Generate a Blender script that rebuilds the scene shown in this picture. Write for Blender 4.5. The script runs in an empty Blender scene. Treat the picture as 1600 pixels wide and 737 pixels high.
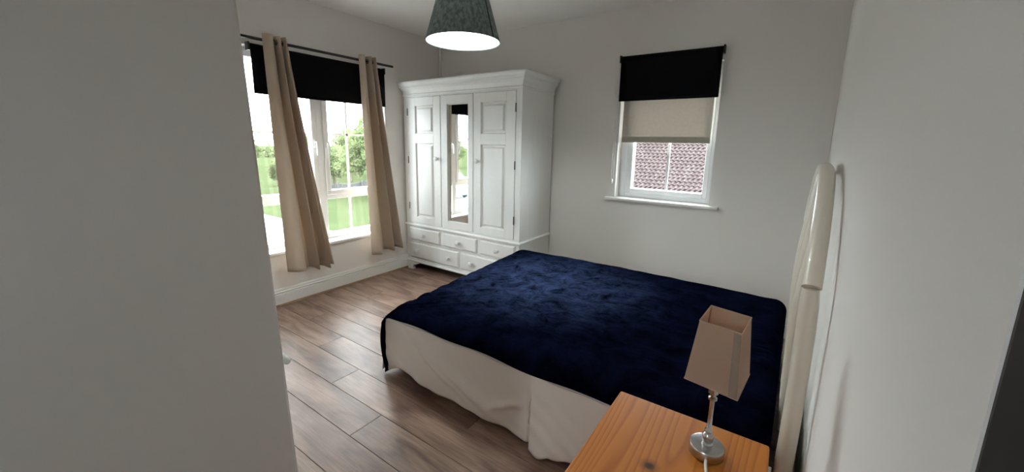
import bpy, bmesh, math, random
from mathutils import Vector, Matrix
random.seed(7)
C = bpy.context.scene.collection
sc = bpy.context.scene
PI = math.pi

# ------------------------------------------------------------------ camera
cam = bpy.data.cameras.new('camera'); cam_o = bpy.data.objects.new('camera', cam); C.objects.link(cam_o)
rt = Vector((0.82206829, 0.56905954, 0.01936419)); dn = Vector((0.11799314, -0.13698627, -0.9835204)); fw = Vector((-0.55702903, 0.81080578, -0.17975719))
m = Matrix((( rt.x, -dn.x, -fw.x, 3.25523156), (rt.y, -dn.y, -fw.y, -3.29105806), (rt.z, -dn.z, -fw.z, 1.32733578), (0, 0, 0, 1)))
cam_o.matrix_world = m
cam.sensor_fit = 'HORIZONTAL'; cam.sensor_width = 36; cam.lens = 617.45 * 36 / 1600
cam.shift_y = -31.0 / 1600; cam.clip_start = 0.02; cam.clip_end = 600
sc.camera = cam_o

# ------------------------------------------------------------------ world: bright overcast sky
world = bpy.data.worlds.new('overcast_sky'); sc.world = world; world.use_nodes = True
nt = world.node_tree; nt.nodes.clear()
wo = nt.nodes.new('ShaderNodeOutputWorld'); bg = nt.nodes.new('ShaderNodeBackground')
tc = nt.nodes.new('ShaderNodeTexCoord'); sx = nt.nodes.new('ShaderNodeSeparateXYZ'); cr = nt.nodes.new('ShaderNodeValToRGB')
nt.links.new(tc.outputs['Generated'], sx.inputs[0]); nt.links.new(sx.outputs['Z'], cr.inputs[0]); nt.links.new(cr.outputs[0], bg.inputs[0])
cr.color_ramp.elements[0].position = 0.0; cr.color_ramp.elements[0].color = (0.88, 0.93, 1.0, 1)
cr.color_ramp.elements[1].position = 0.9; cr.color_ramp.elements[1].color = (0.90, 0.96, 1.0, 1)
bg.inputs[1].default_value = 17.0
nt.links.new(bg.outputs[0], wo.inputs[0])

# ------------------------------------------------------------------ exposure
sc.view_settings.view_transform = 'Standard'; sc.view_settings.look = 'None'
sc.view_settings.exposure = 0.68; sc.view_settings.gamma = 1.0; sc.view_settings.use_curve_mapping = False
sc.cycles.max_bounces = 14; sc.cycles.diffuse_bounces = 8; sc.cycles.glossy_bounces = 5
sc.cycles.transparent_max_bounces = 16; sc.cycles.sample_clamp_indirect = 6.0
sc.cycles.caustics_reflective = False; sc.cycles.caustics_refractive = False
sc.cycles.use_denoising = True

# ------------------------------------------------------------------ materials
def mat(name, col, rough=0.6, metal=0.0, spec=0.5, noise=None, bump=0.0, bscale=40.0, stretch=(1, 1, 1), sheen=None, vary=0.0, emit=None, trans=None, coat=0.0):
    M = bpy.data.materials.new(name); M.use_nodes = True; n = M.node_tree.nodes; L = M.node_tree.links
    b = n['Principled BSDF']; b.inputs['Base Color'].default_value = (*col, 1); b.inputs['Roughness'].default_value = rough
    b.inputs['Metallic'].default_value = metal; b.inputs['Specular IOR Level'].default_value = spec; b.inputs['Coat Weight'].default_value = coat
    co = n.new('ShaderNodeTexCoord'); mp = n.new('ShaderNodeMapping'); mp.inputs['Scale'].default_value = stretch
    L.new(co.outputs['Object'], mp.inputs[0])
    if noise:                                   # (second colour, scale, detail)
        t = n.new('ShaderNodeTexNoise'); t.inputs['Scale'].default_value = noise[1]; t.inputs['Detail'].default_value = noise[2]
        L.new(mp.outputs[0], t.inputs['Vector'])
        r = n.new('ShaderNodeValToRGB'); r.color_ramp.elements[0].position = .35; r.color_ramp.elements[1].position = .68
        r.color_ramp.elements[0].color = (*col, 1); r.color_ramp.elements[1].color = (*noise[0], 1)
        L.new(t.outputs[0], r.inputs[0]); L.new(r.outputs[0], b.inputs['Base Color'])
    if bump:
        t2 = n.new('ShaderNodeTexNoise'); t2.inputs['Scale'].default_value = bscale; t2.inputs['Detail'].default_value = 4
        L.new(mp.outputs[0], t2.inputs['Vector'])
        bp = n.new('ShaderNodeBump'); bp.inputs['Strength'].default_value = bump; bp.inputs['Distance'].default_value = 0.005
        L.new(t2.outputs[0], bp.inputs['Height']); L.new(bp.outputs[0], b.inputs['Normal'])
    if sheen:
        b.inputs['Sheen Weight'].default_value = sheen[0]; b.inputs['Sheen Roughness'].default_value = sheen[1]; b.inputs['Sheen Tint'].default_value = (*sheen[2], 1)
    if emit:
        b.inputs['Emission Color'].default_value = (*emit[0], 1); b.inputs['Emission Strength'].default_value = emit[1]
    if trans:                                   # thin cloth that lets some light through
        tr = n.new('ShaderNodeBsdfTranslucent'); tr.inputs[0].default_value = (*trans[1], 1)
        mx = n.new('ShaderNodeMixShader'); mx.inputs[0].default_value = trans[0]
        L.new(b.outputs[0], mx.inputs[1]); L.new(tr.outputs[0], mx.inputs[2]); L.new(mx.outputs[0], n['Material Output'].inputs[0])
    return M

M_wall = mat('wall_paint', (0.76, 0.735, 0.705), 0.75, spec=0.25, bump=0.025, bscale=160)
M_ceil = mat('ceiling_paint', (0.90, 0.885, 0.86), 0.85, spec=0.2, bump=0.05, bscale=90)
M_trim = mat('white_gloss_paint', (0.78, 0.77, 0.75), 0.35, bump=0.04, bscale=30)
M_bead = mat('oak_beading', (0.30, 0.19, 0.12), 0.5, noise=((0.22, 0.13, 0.08), 30, 4))
M_pvc = mat('white_window_plastic', (0.82, 0.83, 0.84), 0.3)
M_slab = mat('dark_underlay', (0.05, 0.035, 0.028), 0.9)
M_ward = mat('white_chalk_paint', (0.72, 0.72, 0.70), 0.5, noise=((0.745, 0.745, 0.725), 6, 5), bump=0.06, bscale=60, stretch=(3, 3, .5))
M_ward2 = mat('dark_gap', (0.06, 0.055, 0.05), 0.8)
M_iron = mat('hinge_iron', (0.10, 0.09, 0.08), 0.45, metal=0.8)
M_black = mat('black_rod_metal', (0.010, 0.009, 0.010), 0.4)
M_blind = mat('black_blind_fabric', (0.0035, 0.0035, 0.005), 0.9, spec=0.1, bump=0.05, bscale=300)
M_cream = mat('cream_blind_fabric', (0.50, 0.46, 0.40), 0.9, spec=0.1, bump=0.1, bscale=250, noise=((0.46, 0.42, 0.36), 40, 4), trans=(0.24, (0.6, 0.55, 0.5)))
M_curt = mat('beige_curtain_cloth', (0.54, 0.445, 0.355), 0.85, spec=0.15, bump=0.12, bscale=260, trans=(0.15, (0.55, 0.44, 0.32)))
M_val = mat('off_white_cotton', (0.72, 0.665, 0.615), 0.9, spec=0.1, bump=0.5, bscale=14)
M_div = mat('divan_fabric', (0.45, 0.42, 0.40), 0.9)
M_head = mat('cream_gloss_lacquer', (0.66, 0.60, 0.51), 0.28, coat=0.2)
M_chrome = mat('brushed_chrome', (0.50, 0.49, 0.48), 0.24, metal=1.0)
M_lshade = mat('oatmeal_linen', (0.54, 0.41, 0.32), 0.9, spec=0.1, bump=0.15, bscale=400, trans=(0.45, (0.72, 0.55, 0.42)))
M_lshade2 = mat('oatmeal_linen_doubled', (0.27, 0.205, 0.16), 0.9, spec=0.1, bump=0.15, bscale=400)
M_wire = mat('thin_steel_wire', (0.35, 0.3, 0.25), 0.4, metal=0.7)
M_cable = mat('white_cable', (0.75, 0.74, 0.72), 0.4)
M_felt = mat('teal_grey_felt', (0.11, 0.135, 0.135), 0.9, spec=0.1, noise=((0.24, 0.30, 0.29), 60, 7), stretch=(1.2, 1.2, 0.7), bump=0.2, bscale=80)
M_felt2 = mat('dark_felt_seam', (0.02, 0.025, 0.028), 0.9, spec=0.1)
M_lining = mat('white_shade_lining', (0.82, 0.90, 0.90), 0.8, spec=0.1)
M_bulb = mat('glowing_bulb', (0.9, 0.95, 0.95), 0.4, emit=((0.85, 1.0, 1.0), 6.0))
M_end_shade = mat('wall_end_shade_tone', (0.036, 0.030, 0.028), 0.6, noise=((0.030, 0.025, 0.023), 8, 4), stretch=(8, 8, .6))  # shade on the right wall's end, put into the colour
M_dark = mat('dark_door_paint', (0.70, 0.69, 0.68), 0.4)

def m_glass():
    M = bpy.data.materials.new('window_glass'); M.use_nodes = True; n = M.node_tree.nodes; L = M.node_tree.links; n.clear()
    o = n.new('ShaderNodeOutputMaterial'); t = n.new('ShaderNodeBsdfTransparent'); g = n.new('ShaderNodeBsdfGlossy'); g.inputs['Roughness'].default_value = 0.01
    lw = n.new('ShaderNodeLayerWeight'); pw = n.new('ShaderNodeMath'); pw.operation = 'POWER'; pw.inputs[1].default_value = 5; L.new(lw.outputs['Facing'], pw.inputs[0])
    f = n.new('ShaderNodeMath'); f.operation = 'MULTIPLY_ADD'; f.inputs[1].default_value = .9; f.inputs[2].default_value = .04; L.new(pw.outputs[0], f.inputs[0]); x = n.new('ShaderNodeMixShader'); t.inputs[0].default_value = (0.95, 0.97, 0.96, 1)
    L.new(f.outputs[0], x.inputs[0]); L.new(t.outputs[0], x.inputs[1]); L.new(g.outputs[0], x.inputs[2]); L.new(x.outputs[0], o.inputs[0]); return M
M_glass = m_glass()
M_mirror = mat('silvered_mirror', (0.86, 0.88, 0.87), 0.02, metal=1.0)

def m_plank():
    M = bpy.data.materials.new('grey_brown_laminate'); M.use_nodes = True; n = M.node_tree.nodes; L = M.node_tree.links
    b = n['Principled BSDF']; b.inputs['Roughness'].default_value = 0.42; b.inputs['Specular IOR Level'].default_value = 0.4
    co = n.new('ShaderNodeTexCoord'); oi = n.new('ShaderNodeObjectInfo')
    mu = n.new('ShaderNodeMath'); mu.operation = 'MULTIPLY'; mu.inputs[1].default_value = 37.0; L.new(oi.outputs['Random'], mu.inputs[0])
    cb = n.new('ShaderNodeCombineXYZ'); L.new(mu.outputs[0], cb.inputs[0]); L.new(mu.outputs[0], cb.inputs[1])
    ad = n.new('ShaderNodeVectorMath'); ad.operation = 'ADD'; L.new(co.outputs['Object'], ad.inputs[0]); L.new(cb.outputs[0], ad.inputs[1])
    def noise(scale, det, st, dist=0):
        mp = n.new('ShaderNodeMapping'); mp.inputs['Scale'].default_value = st; L.new(ad.outputs[0], mp.inputs[0])
        t = n.new('ShaderNodeTexNoise'); t.inputs['Scale'].default_value = scale; t.inputs['Detail'].default_value = det; t.inputs['Distortion'].default_value = dist
        L.new(mp.outputs[0], t.inputs['Vector']); return t
    t1 = noise(2.6, 4, (1.0, 4, 1), 0.6); t2 = noise(6, 8, (1, 22, 1), 0.2)
    r1 = n.new('ShaderNodeValToRGB'); e = r1.color_ramp.elements
    e[0].position = .32; e[0].color = (0.14, 0.079, 0.056, 1); e[1].position = .64; e[1].color = (0.37, 0.245, 0.188, 1)
    L.new(t1.outputs[0], r1.inputs[0])
    r2 = n.new('ShaderNodeValToRGB'); r2.color_ramp.elements[0].position = .3; r2.color_ramp.elements[0].color = (.66, .63, .60, 1); r2.color_ramp.elements[1].position = .62; r2.color_ramp.elements[1].color = (1, 1, 1, 1)
    L.new(t2.outputs[0], r2.inputs[0])
    mx = n.new('ShaderNodeMix'); mx.data_type = 'RGBA'; mx.blend_type = 'MULTIPLY'; mx.inputs[0].default_value = 1
    L.new(r1.outputs[0], mx.inputs[6]); L.new(r2.outputs[0], mx.inputs[7])
    hv = n.new('ShaderNodeHueSaturation'); mr = n.new('ShaderNodeMapRange'); mr.inputs[3].default_value = .88; mr.inputs[4].default_value = 1.12
    L.new(oi.outputs['Random'], mr.inputs[0]); L.new(mr.outputs[0], hv.inputs['Value']); L.new(mx.outputs[2], hv.inputs['Color']); L.new(hv.outputs[0], b.inputs['Base Color'])
    bp = n.new('ShaderNodeBump'); bp.inputs['Strength'].default_value = .12; bp.inputs['Distance'].default_value = .002; L.new(t2.outputs[0], bp.inputs['Height']); L.new(bp.outputs[0], b.inputs['Normal'])
    return M
M_plank = m_plank()

def m_pine():
    M = bpy.data.materials.new('varnished_pine'); M.use_nodes = True; n = M.node_tree.nodes; L = M.node_tree.links
    b = n['Principled BSDF']; b.inputs['Roughness'].default_value = 0.42; b.inputs['Specular IOR Level'].default_value = .3
    co = n.new('ShaderNodeTexCoord'); mp = n.new('ShaderNodeMapping'); mp.inputs['Scale'].default_value = (1, .07, .3); mp.inputs['Rotation'].default_value = (0, 0, .05); L.new(co.outputs['Object'], mp.inputs[0])
    w = n.new('ShaderNodeTexNoise'); w.inputs['Scale'].default_value = 6; w.inputs['Detail'].default_value = 2.0; L.new(mp.outputs[0], w.inputs['Vector'])
    sx_ = n.new('ShaderNodeSeparateXYZ'); L.new(co.outputs['Object'], sx_.inputs[0])
    m0 = n.new('ShaderNodeMath'); m0.operation = 'MULTIPLY'; m0.inputs[1].default_value = 30; L.new(sx_.outputs[0], m0.inputs[0])
    mu = n.new('ShaderNodeMath'); mu.operation = 'MULTIPLY_ADD'; mu.inputs[1].default_value = 17; L.new(w.outputs[0], mu.inputs[0]); L.new(m0.outputs[0], mu.inputs[2])
    fr = n.new('ShaderNodeMath'); fr.operation = 'FRACT'; L.new(mu.outputs[0], fr.inputs[0])
    r = n.new('ShaderNodeValToRGB'); e = r.color_ramp.elements
    e[0].position = 0; e[0].color = (0.53, 0.185, 0.028, 1); e[1].position = 1; e[1].color = (0.53, 0.185, 0.028, 1)
    k = r.color_ramp.elements.new(.55); k.color = (0.48, 0.155, 0.021, 1); k = r.color_ramp.elements.new(.82); k.color = (0.38, 0.11, 0.014, 1)
    L.new(fr.outputs[0], r.inputs[0])
    last = r.outputs[0]
    for (kx, ky, rad) in ((3.080, -2.470, .0105), (2.99, -2.60, .006)):      # knots in the top board
        d = n.new('ShaderNodeVectorMath'); d.operation = 'DISTANCE'; d.inputs[1].default_value = (kx, ky, .62)
        mp2 = n.new('ShaderNodeMapping'); L.new(co.outputs['Object'], mp2.inputs[0]); L.new(mp2.outputs[0], d.inputs[0])
        rr = n.new('ShaderNodeValToRGB'); q = rr.color_ramp.elements
        q[0].position = rad * .7; q[0].color = (0, 0, 0, 1); q[1].position = rad * 2.6; q[1].color = (1, 1, 1, 1)
        z = rr.color_ramp.elements.new(rad); z.color = (.45, .45, .45, 1)
        L.new(d.outputs['Value'], rr.inputs[0])
        mx = n.new('ShaderNodeMix'); mx.data_type = 'RGBA'; L.new(rr.outputs[0], mx.inputs[0]); mx.inputs[6].default_value = (0.05, 0.017, 0.006, 1); L.new(last, mx.inputs[7]); last = mx.outputs[2]
    L.new(last, b.inputs['Base Color']); return M
M_pine = m_pine()

def m_velvet():
    M = bpy.data.materials.new('navy_crushed_velvet'); M.use_nodes = True; n = M.node_tree.nodes; L = M.node_tree.links
    b = n['Principled BSDF']; b.inputs['Roughness'].default_value = .6; b.inputs['Specular IOR Level'].default_value = 0
    co = n.new('ShaderNodeTexCoord')
    t = n.new('ShaderNodeTexNoise'); t.inputs['Scale'].default_value = 9; t.inputs['Detail'].default_value = 12; t.inputs['Roughness'].default_value = .74; t.inputs['Distortion'].default_value = .5
    L.new(co.outputs['Object'], t.inputs['Vector'])
    r = n.new('ShaderNodeValToRGB'); e = r.color_ramp.elements
    e[0].position = .38; e[0].color = (0.0006, 0.0008, 0.003, 1); e[1].position = .72; e[1].color = (0.0018, 0.003, 0.013, 1)
    L.new(t.outputs[0], r.inputs[0])
    r2 = n.new('ShaderNodeValToRGB'); e2 = r2.color_ramp.elements
    e2[0].position = .36; e2[0].color = (0.002, 0.003, 0.010, 1); e2[1].position = .70; e2[1].color = (0.050, 0.074, 0.165, 1); L.new(t.outputs[0], r2.inputs[0])
    sr = n.new('ShaderNodeMapRange'); sr.inputs[1].default_value = .38; sr.inputs[2].default_value = .72; sr.inputs[3].default_value = .0; sr.inputs[4].default_value = .42
    L.new(t.outputs[0], sr.inputs[0])
    # bright patch of a highlight put into colour and sheen over the cover's middle
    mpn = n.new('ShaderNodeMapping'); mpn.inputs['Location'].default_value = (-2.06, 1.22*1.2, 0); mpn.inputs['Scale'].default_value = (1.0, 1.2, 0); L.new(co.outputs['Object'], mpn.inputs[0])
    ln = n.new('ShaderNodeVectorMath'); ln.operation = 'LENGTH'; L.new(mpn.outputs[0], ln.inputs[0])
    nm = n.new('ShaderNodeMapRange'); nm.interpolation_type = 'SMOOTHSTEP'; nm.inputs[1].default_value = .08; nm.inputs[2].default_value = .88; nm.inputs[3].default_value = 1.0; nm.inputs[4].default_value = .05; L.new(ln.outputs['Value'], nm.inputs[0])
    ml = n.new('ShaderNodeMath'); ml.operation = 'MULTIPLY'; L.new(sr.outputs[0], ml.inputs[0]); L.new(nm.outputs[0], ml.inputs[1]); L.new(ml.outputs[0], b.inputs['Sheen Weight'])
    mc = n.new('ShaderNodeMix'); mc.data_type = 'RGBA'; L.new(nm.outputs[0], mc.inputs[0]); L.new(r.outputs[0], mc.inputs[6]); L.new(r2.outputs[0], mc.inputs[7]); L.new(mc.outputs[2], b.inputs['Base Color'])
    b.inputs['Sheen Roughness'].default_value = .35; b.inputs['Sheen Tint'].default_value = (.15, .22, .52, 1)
    mp = n.new('ShaderNodeMapping'); mp.inputs['Rotation'].default_value = (0, 0, -math.radians(33)); mp.inputs['Scale'].default_value = (4, 26, 10); L.new(co.outputs['Object'], mp.inputs[0])
    t2 = n.new('ShaderNodeTexNoise'); t2.inputs['Scale'].default_value = 1.6; t2.inputs['Detail'].default_value = 5; L.new(mp.outputs[0], t2.inputs['Vector'])
    ad = n.new('ShaderNodeMath'); ad.operation = 'ADD'; L.new(t.outputs[0], ad.inputs[0]); L.new(t2.outputs[0], ad.inputs[1])
    bp = n.new('ShaderNodeBump'); bp.inputs['Strength'].default_value = .7; bp.inputs['Distance'].default_value = .02
    L.new(ad.outputs[0], bp.inputs['Height']); L.new(bp.outputs[0], b.inputs['Normal']); return M
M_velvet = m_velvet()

M_grass = mat('lawn_grass', (0.026, 0.033, 0.016), 0.95, spec=0.0, noise=((0.033, 0.042, 0.020), 0.6, 6))
M_pave = mat('pale_paving', (0.40, 0.40, 0.39), 0.9, spec=0.1, noise=((0.46, 0.45, 0.44), 0.8, 5))
M_leaf = mat('leaf_green', (0.065, 0.090, 0.036), 0.8, spec=0.1, noise=((0.095, 0.118, 0.055), 1.2, 3), trans=(0.4, (0.11, 0.135, 0.055)))
M_leaf2 = mat('leaf_dark_green', (0.045, 0.064, 0.030), 0.8, spec=0.1, noise=((0.068, 0.086, 0.042), 1.2, 3), trans=(0.4, (0.08, 0.10, 0.04)))
M_bark = mat('bark_brown', (0.05, 0.035, 0.025), 0.9)
M_rooft = mat('red_brown_roof_tile', (0.038, 0.028, 0.028), 0.9, spec=0.0, noise=((0.054, 0.043, 0.043), 3, 4))
M_felt_r = mat('roof_underfelt', (0.015, 0.011, 0.011), 0.9)
M_render = mat('white_house_render', (0.13, 0.13, 0.13), 0.9, spec=0.1)
M_brick = mat('house_brick', (0.07, 0.035, 0.025), 0.9)
M_fence = mat('weathered_fence', (0.04, 0.042, 0.045), 0.9)
M_car = mat('blue_car_paint', (0.05, 0.09, 0.13), 0.3)
M_tyre = mat('rubber_tyre', (0.01, 0.01, 0.01), 0.8)
M_cargl = mat('car_window_tint', (0.01, 0.012, 0.015), 0.15)

# ------------------------------------------------------------------ mesh helpers
def obj(name, bm, m, parent=None, smooth=False):
    me = bpy.data.meshes.new(name); bm.normal_update(); bm.to_mesh(me); bm.free()
    me.materials.append(m)
    if smooth:
        for p in me.polygons: p.use_smooth = True
        me.set_sharp_from_angle(angle=math.radians(40))
    o = bpy.data.objects.new(name, me); C.objects.link(o)
    if parent: o.parent = parent; o.matrix_parent_inverse = parent.matrix_basis.inverted()
    return o
def thing(name, label, cat, loc=(0, 0, 0), group=None):
    o = bpy.data.objects.new(name, None); C.objects.link(o); o.location = loc; o.empty_display_size = .1
    o['label'] = label; o['category'] = cat; o['kind'] = 'thing'
    if group: o['group'] = group
    return o
def tag(o, label, cat, group=None):
    o['label'] = label; o['category'] = cat; o['kind'] = 'thing'
    if group: o['group'] = group
    return o
def struct(o): o['kind'] = 'structure'; return o
def NB(): return bmesh.new()
def box(bm, x0, y0, z0, x1, y1, z1, bev=0.0, seg=1):
    t = bmesh.new(); bmesh.ops.create_cube(t, size=1)
    for v in t.verts: v.co = Vector(((x0+x1)/2 + v.co.x*(x1-x0), (y0+y1)/2 + v.co.y*(y1-y0), (z0+z1)/2 + v.co.z*(z1-z0)))
    if bev: bmesh.ops.bevel(t, geom=t.edges[:], offset=bev, segments=seg, affect='EDGES', profile=.5)
    merge(bm, t); return bm
def merge(bm, t):
    me = bpy.data.meshes.new('tmp'); t.to_mesh(me); t.free(); bm.from_mesh(me); bpy.data.meshes.remove(me)
def lathe(bm, prof, origin=(0, 0, 0), axis='Z', seg=24, cap=True):
    rings = []
    for r, h in prof:
        ring = []
        for i in range(seg):
            a = 2*PI*i/seg; u, v = r*math.cos(a), r*math.sin(a)
            p = {'Z': (u, v, h), 'Y': (u, h, v), 'X': (h, u, v)}[axis]
            ring.append(bm.verts.new(Vector(p)+Vector(origin)))
        rings.append(ring)
    for a, b in zip(rings, rings[1:]):
        for i in range(seg):
            j = (i+1) % seg; bm.faces.new((a[i], a[j], b[j], b[i]))
    if cap: bm.faces.new(rings[0][::-1]); bm.faces.new(rings[-1])
    bmesh.ops.recalc_face_normals(bm, faces=bm.faces[:])
    return bm
def tube(bm, pts, r, seg=10, flat=1.0, cap=True):
    pts = [Vector(p) for p in pts]; rings = []; n = len(pts); up = None
    for i, p in enumerate(pts):
        t = (pts[min(i+1, n-1)] - pts[max(i-1, 0)]).normalized()
        if up is None: up = Vector((0, 0, 1)) if abs(t.z) < .9 else Vector((1, 0, 0))
        s = t.cross(up).normalized(); up = s.cross(t).normalized()
        rr = r[i] if isinstance(r, (list, tuple)) else r
        rings.append([bm.verts.new(p + s*math.cos(2*PI*k/seg)*rr + up*math.sin(2*PI*k/seg)*rr*flat) for k in range(seg)])
    for a, b in zip(rings, rings[1:]):
        for k in range(seg): j = (k+1) % seg; bm.faces.new((a[k], a[j], b[j], b[k]))
    if cap: bm.faces.new(rings[0][::-1]); bm.faces.new(rings[-1])
    bmesh.ops.recalc_face_normals(bm, faces=bm.faces[:]); return bm
def prism(bm, prof, axis, a, b):
    """extrude a 2D outline along an axis: axis 'X' prof=(y,z), 'Y' prof=(x,z), 'Z' prof=(x,y)"""
    f = {'X': lambda p, t: (t, p[0], p[1]), 'Y': lambda p, t: (p[0], t, p[1]), 'Z': lambda p, t: (p[0], p[1], t)}[axis]
    A = [bm.verts.new(f(p, a)) for p in prof]; B = [bm.verts.new(f(p, b)) for p in prof]; n = len(prof)
    fs = [bm.faces.new(A[::-1]), bm.faces.new(B)]
    for i in range(n): j = (i+1) % n; fs.append(bm.faces.new((A[i], A[j], B[j], B[i])))
    bmesh.ops.recalc_face_normals(bm, faces=fs); return bm
def grid(bm, nu, nv, fn):
    V = [[bm.verts.new(fn(i/nu, j/nv)) for j in range(nv+1)] for i in range(nu+1)]
    for i in range(nu):
        for j in range(nv): bm.faces.new((V[i][j], V[i+1][j], V[i+1][j+1], V[i][j+1]))
    return V
def solidify(o, t, off=-1): md = o.modifiers.new('thick', 'SOLIDIFY'); md.thickness = t; md.offset = off; return o
def B(x0, y0, z0, x1, y1, z1, bev=0.0, seg=1): return box(NB(), x0, y0, z0, x1, y1, z1, bev, seg)
def hsh(i, j=0): return (math.sin(i*12.9898 + j*78.233)*43758.5453) % 1.0

# ================================================================== room shell
W, H, YN = 3.47, 2.40, -2.99
LX = 2.55                                     # corner of the passage
bm = NB()                                     # window wall, opening Y -1.98..-.76, z .43..1.98
box(bm, -.25, YN-.15, -.1, 0, -1.98, H); box(bm, -.25, -.76, -.1, 0, .25, H)
box(bm, -.25, -1.98, -.1, 0, -.76, .43); box(bm, -.25, -1.98, 1.985, 0, -.76, H)
struct(obj('wall_left', bm, M_wall))
bm = NB()
box(bm, 0, 0, -.1, 2.0625, .25, H); box(bm, 2.80, 0, -.1, W+.25, .25, H)
box(bm, 2.0625, 0, -.1, 2.80, .25, .872); box(bm, 2.0625, 0, 2.005, 2.80, .25, H)
struct(obj('wall_back', bm, M_wall))
WR = lambda y: W + .034*y                      # the right wall runs slightly out of square
YE = -2.957
struct(obj('wall_right', prism(NB(), [(WR(0), 0), (WR(YE), YE), (W+.25, YE), (W+.25, 0)], 'Z', -.1, H), M_wall))
bm = NB()                                     # wall beside the entrance, with the passage side
box(bm, 0, YN-.12, -.1, 1.66, YN, H); box(bm, 1.66, YN-.12, 2.0, 2.42, YN, H)
LT = lambda z: 2.555 - (z-1.14)*.080               # the old corner is slightly out of plumb
q = []
for z in (-.1, H):
    e = LT(z); q.append([bm.verts.new(p) for p in ((2.42, YN, z), (2.42, YN-.12, z), (e-.12, YN-.12, z), (e-.12, -4.6, z), (e, -4.6, z), (e, YN-.006, z), (e-.002, YN-.002, z), (e-.006, YN, z))])
n_ = len(q[0]); fs = [bm.faces.new(q[0][::-1]), bm.faces.new(q[1])] + [bm.faces.new((q[0][i], q[0][(i+1) % n_], q[1][(i+1) % n_], q[1][i])) for i in range(n_)]
bmesh.ops.recalc_face_normals(bm, faces=fs)
struct(obj('wall_near', bm, M_wall))
bm = NB(); box(bm, LX-.12, -4.75, -.1, 2.65, -4.6, H); box(bm, 3.0, -4.75, -.1, 4.9, -4.6, H); box(bm, 2.65, -4.75, -.1, 3.0, -4.6, 1.2); box(bm, 2.65, -4.75, 1.9, 3.0, -4.6, H); box(bm, 4.75, -4.6, -.1, 4.9, -2.5, H); box(bm, W+.25, YE, -.1, 4.9, YE+.16, H)
struct(obj('wall_landing', bm, M_wall))
struct(obj('ceiling', B(-.25, -4.75, H, 4.9, .25, H+.12), M_ceil))
fl = struct(obj('floor', B(-.25, -4.75, -.12, 4.9, .25, -.012), M_slab))
PW, PL = .1755, 1.285
k0 = -16
y = -2.21
rows = []
for k in range(-14, 14):
    y0 = -2.21 + k*PW; y1 = y0 + PW
    if y1 < -4.55 or y0 > -.005: continue
    rows.append((k, max(y0, -4.59), min(y1, -.001)))
def plank_mesh(L_, w_):
    g = .0008; c = .0011; b_ = NB()
    box(b_, -L_/2+g, -w_/2+g, -.012, L_/2-g, w_/2-g, 0)
    top = [f for f in b_.faces if f.normal.z > .9]
    eds = list({e for f in top for e in f.edges})
    bmesh.ops.bevel(b_, geom=eds, offset=c, segments=1, affect='EDGES')
    me = bpy.data.meshes.new('plank'); b_.normal_update(); b_.to_mesh(me); b_.free(); me.materials.append(M_plank); return me
cache = {}
for k, y0, y1 in rows:
    off = 1.316 + (k * -.4395) % PL            # k=0 row has its joint at 1.316, k=-1 at 1.755
    x = off - 6*PL
    xmin = .001 if y0 > -2.99 else LX+.001
    xmax = W-.001 if y0 > YE else 4.74
    while x < xmax:
        a, b = max(x, xmin), min(x+PL, xmax)
        if b - a > .03:
            key = (round(b-a, 3), round(y1-y0, 3))
            if key not in cache: cache[key] = plank_mesh(*key)
            p = bpy.data.objects.new('plank', cache[key]); C.objects.link(p); p.parent = fl; p.location = ((a+b)/2, (y0+y1)/2, 0)
        x += PL
# skirting boards with stepped moulding, thin wood beading at the floor
prof = [(0, 0), (.018, 0), (.018, .096), (.009, .099), (.009, .102), (.0155, .105), (.0165, .114), (.008, .119), (.011, .124), (.009, .133), (.006, .14), (0, .14)]
def prism_skew():
    b_ = prism(NB(), [(-a, b) for a, b in prof], 'Y', YE+.005, -.02)
    for v in b_.verts: v.co.x += WR(v.co.y) - .0005
    return b_
struct(obj('baseboard_left', prism(NB(), prof, 'Y', YN, 0), M_trim))
struct(obj('baseboard_back', prism(NB(), [(-a, b) for a, b in prof], 'X', .02, W), M_trim))
struct(obj('baseboard_right', prism_skew(), M_trim))
struct(obj('trim_1', prism(NB(), [(.018, 0), (.032, 0), (.031, .008), (.026, .013), (.018, .015)], 'Y', YN, -.02), M_bead))
struct(obj('trim_2', lathe(NB(), [(.014, .14), (.014, H)], (.014, -.014, 0), seg=12), M_trim))
# closet door in the wall beside the entrance; its lever pokes out past the corner
d = struct(obj('door_1', B(1.67, YN-.06, .005, 2.41, YN-.02, 1.99, .003), M_dark))
lv = NB(); lathe(lv, [(.025, 0), (.025, .008), (.010, .012), (.009, .05)], (2.355, YN-.02, .875), 'Y', 16)
tube(lv, [(2.355, YN+.03, .895), (2.355, YN+.042, .875), (2.368, YN+.052, .874), (2.41, YN+.060, .872), (2.441, YN+.062, .870), (2.446, YN+.062, .870)], [.009, .010, .010, .009, .008, .004], 10)
obj('door_handle', lv, M_cable, d, True)

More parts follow.
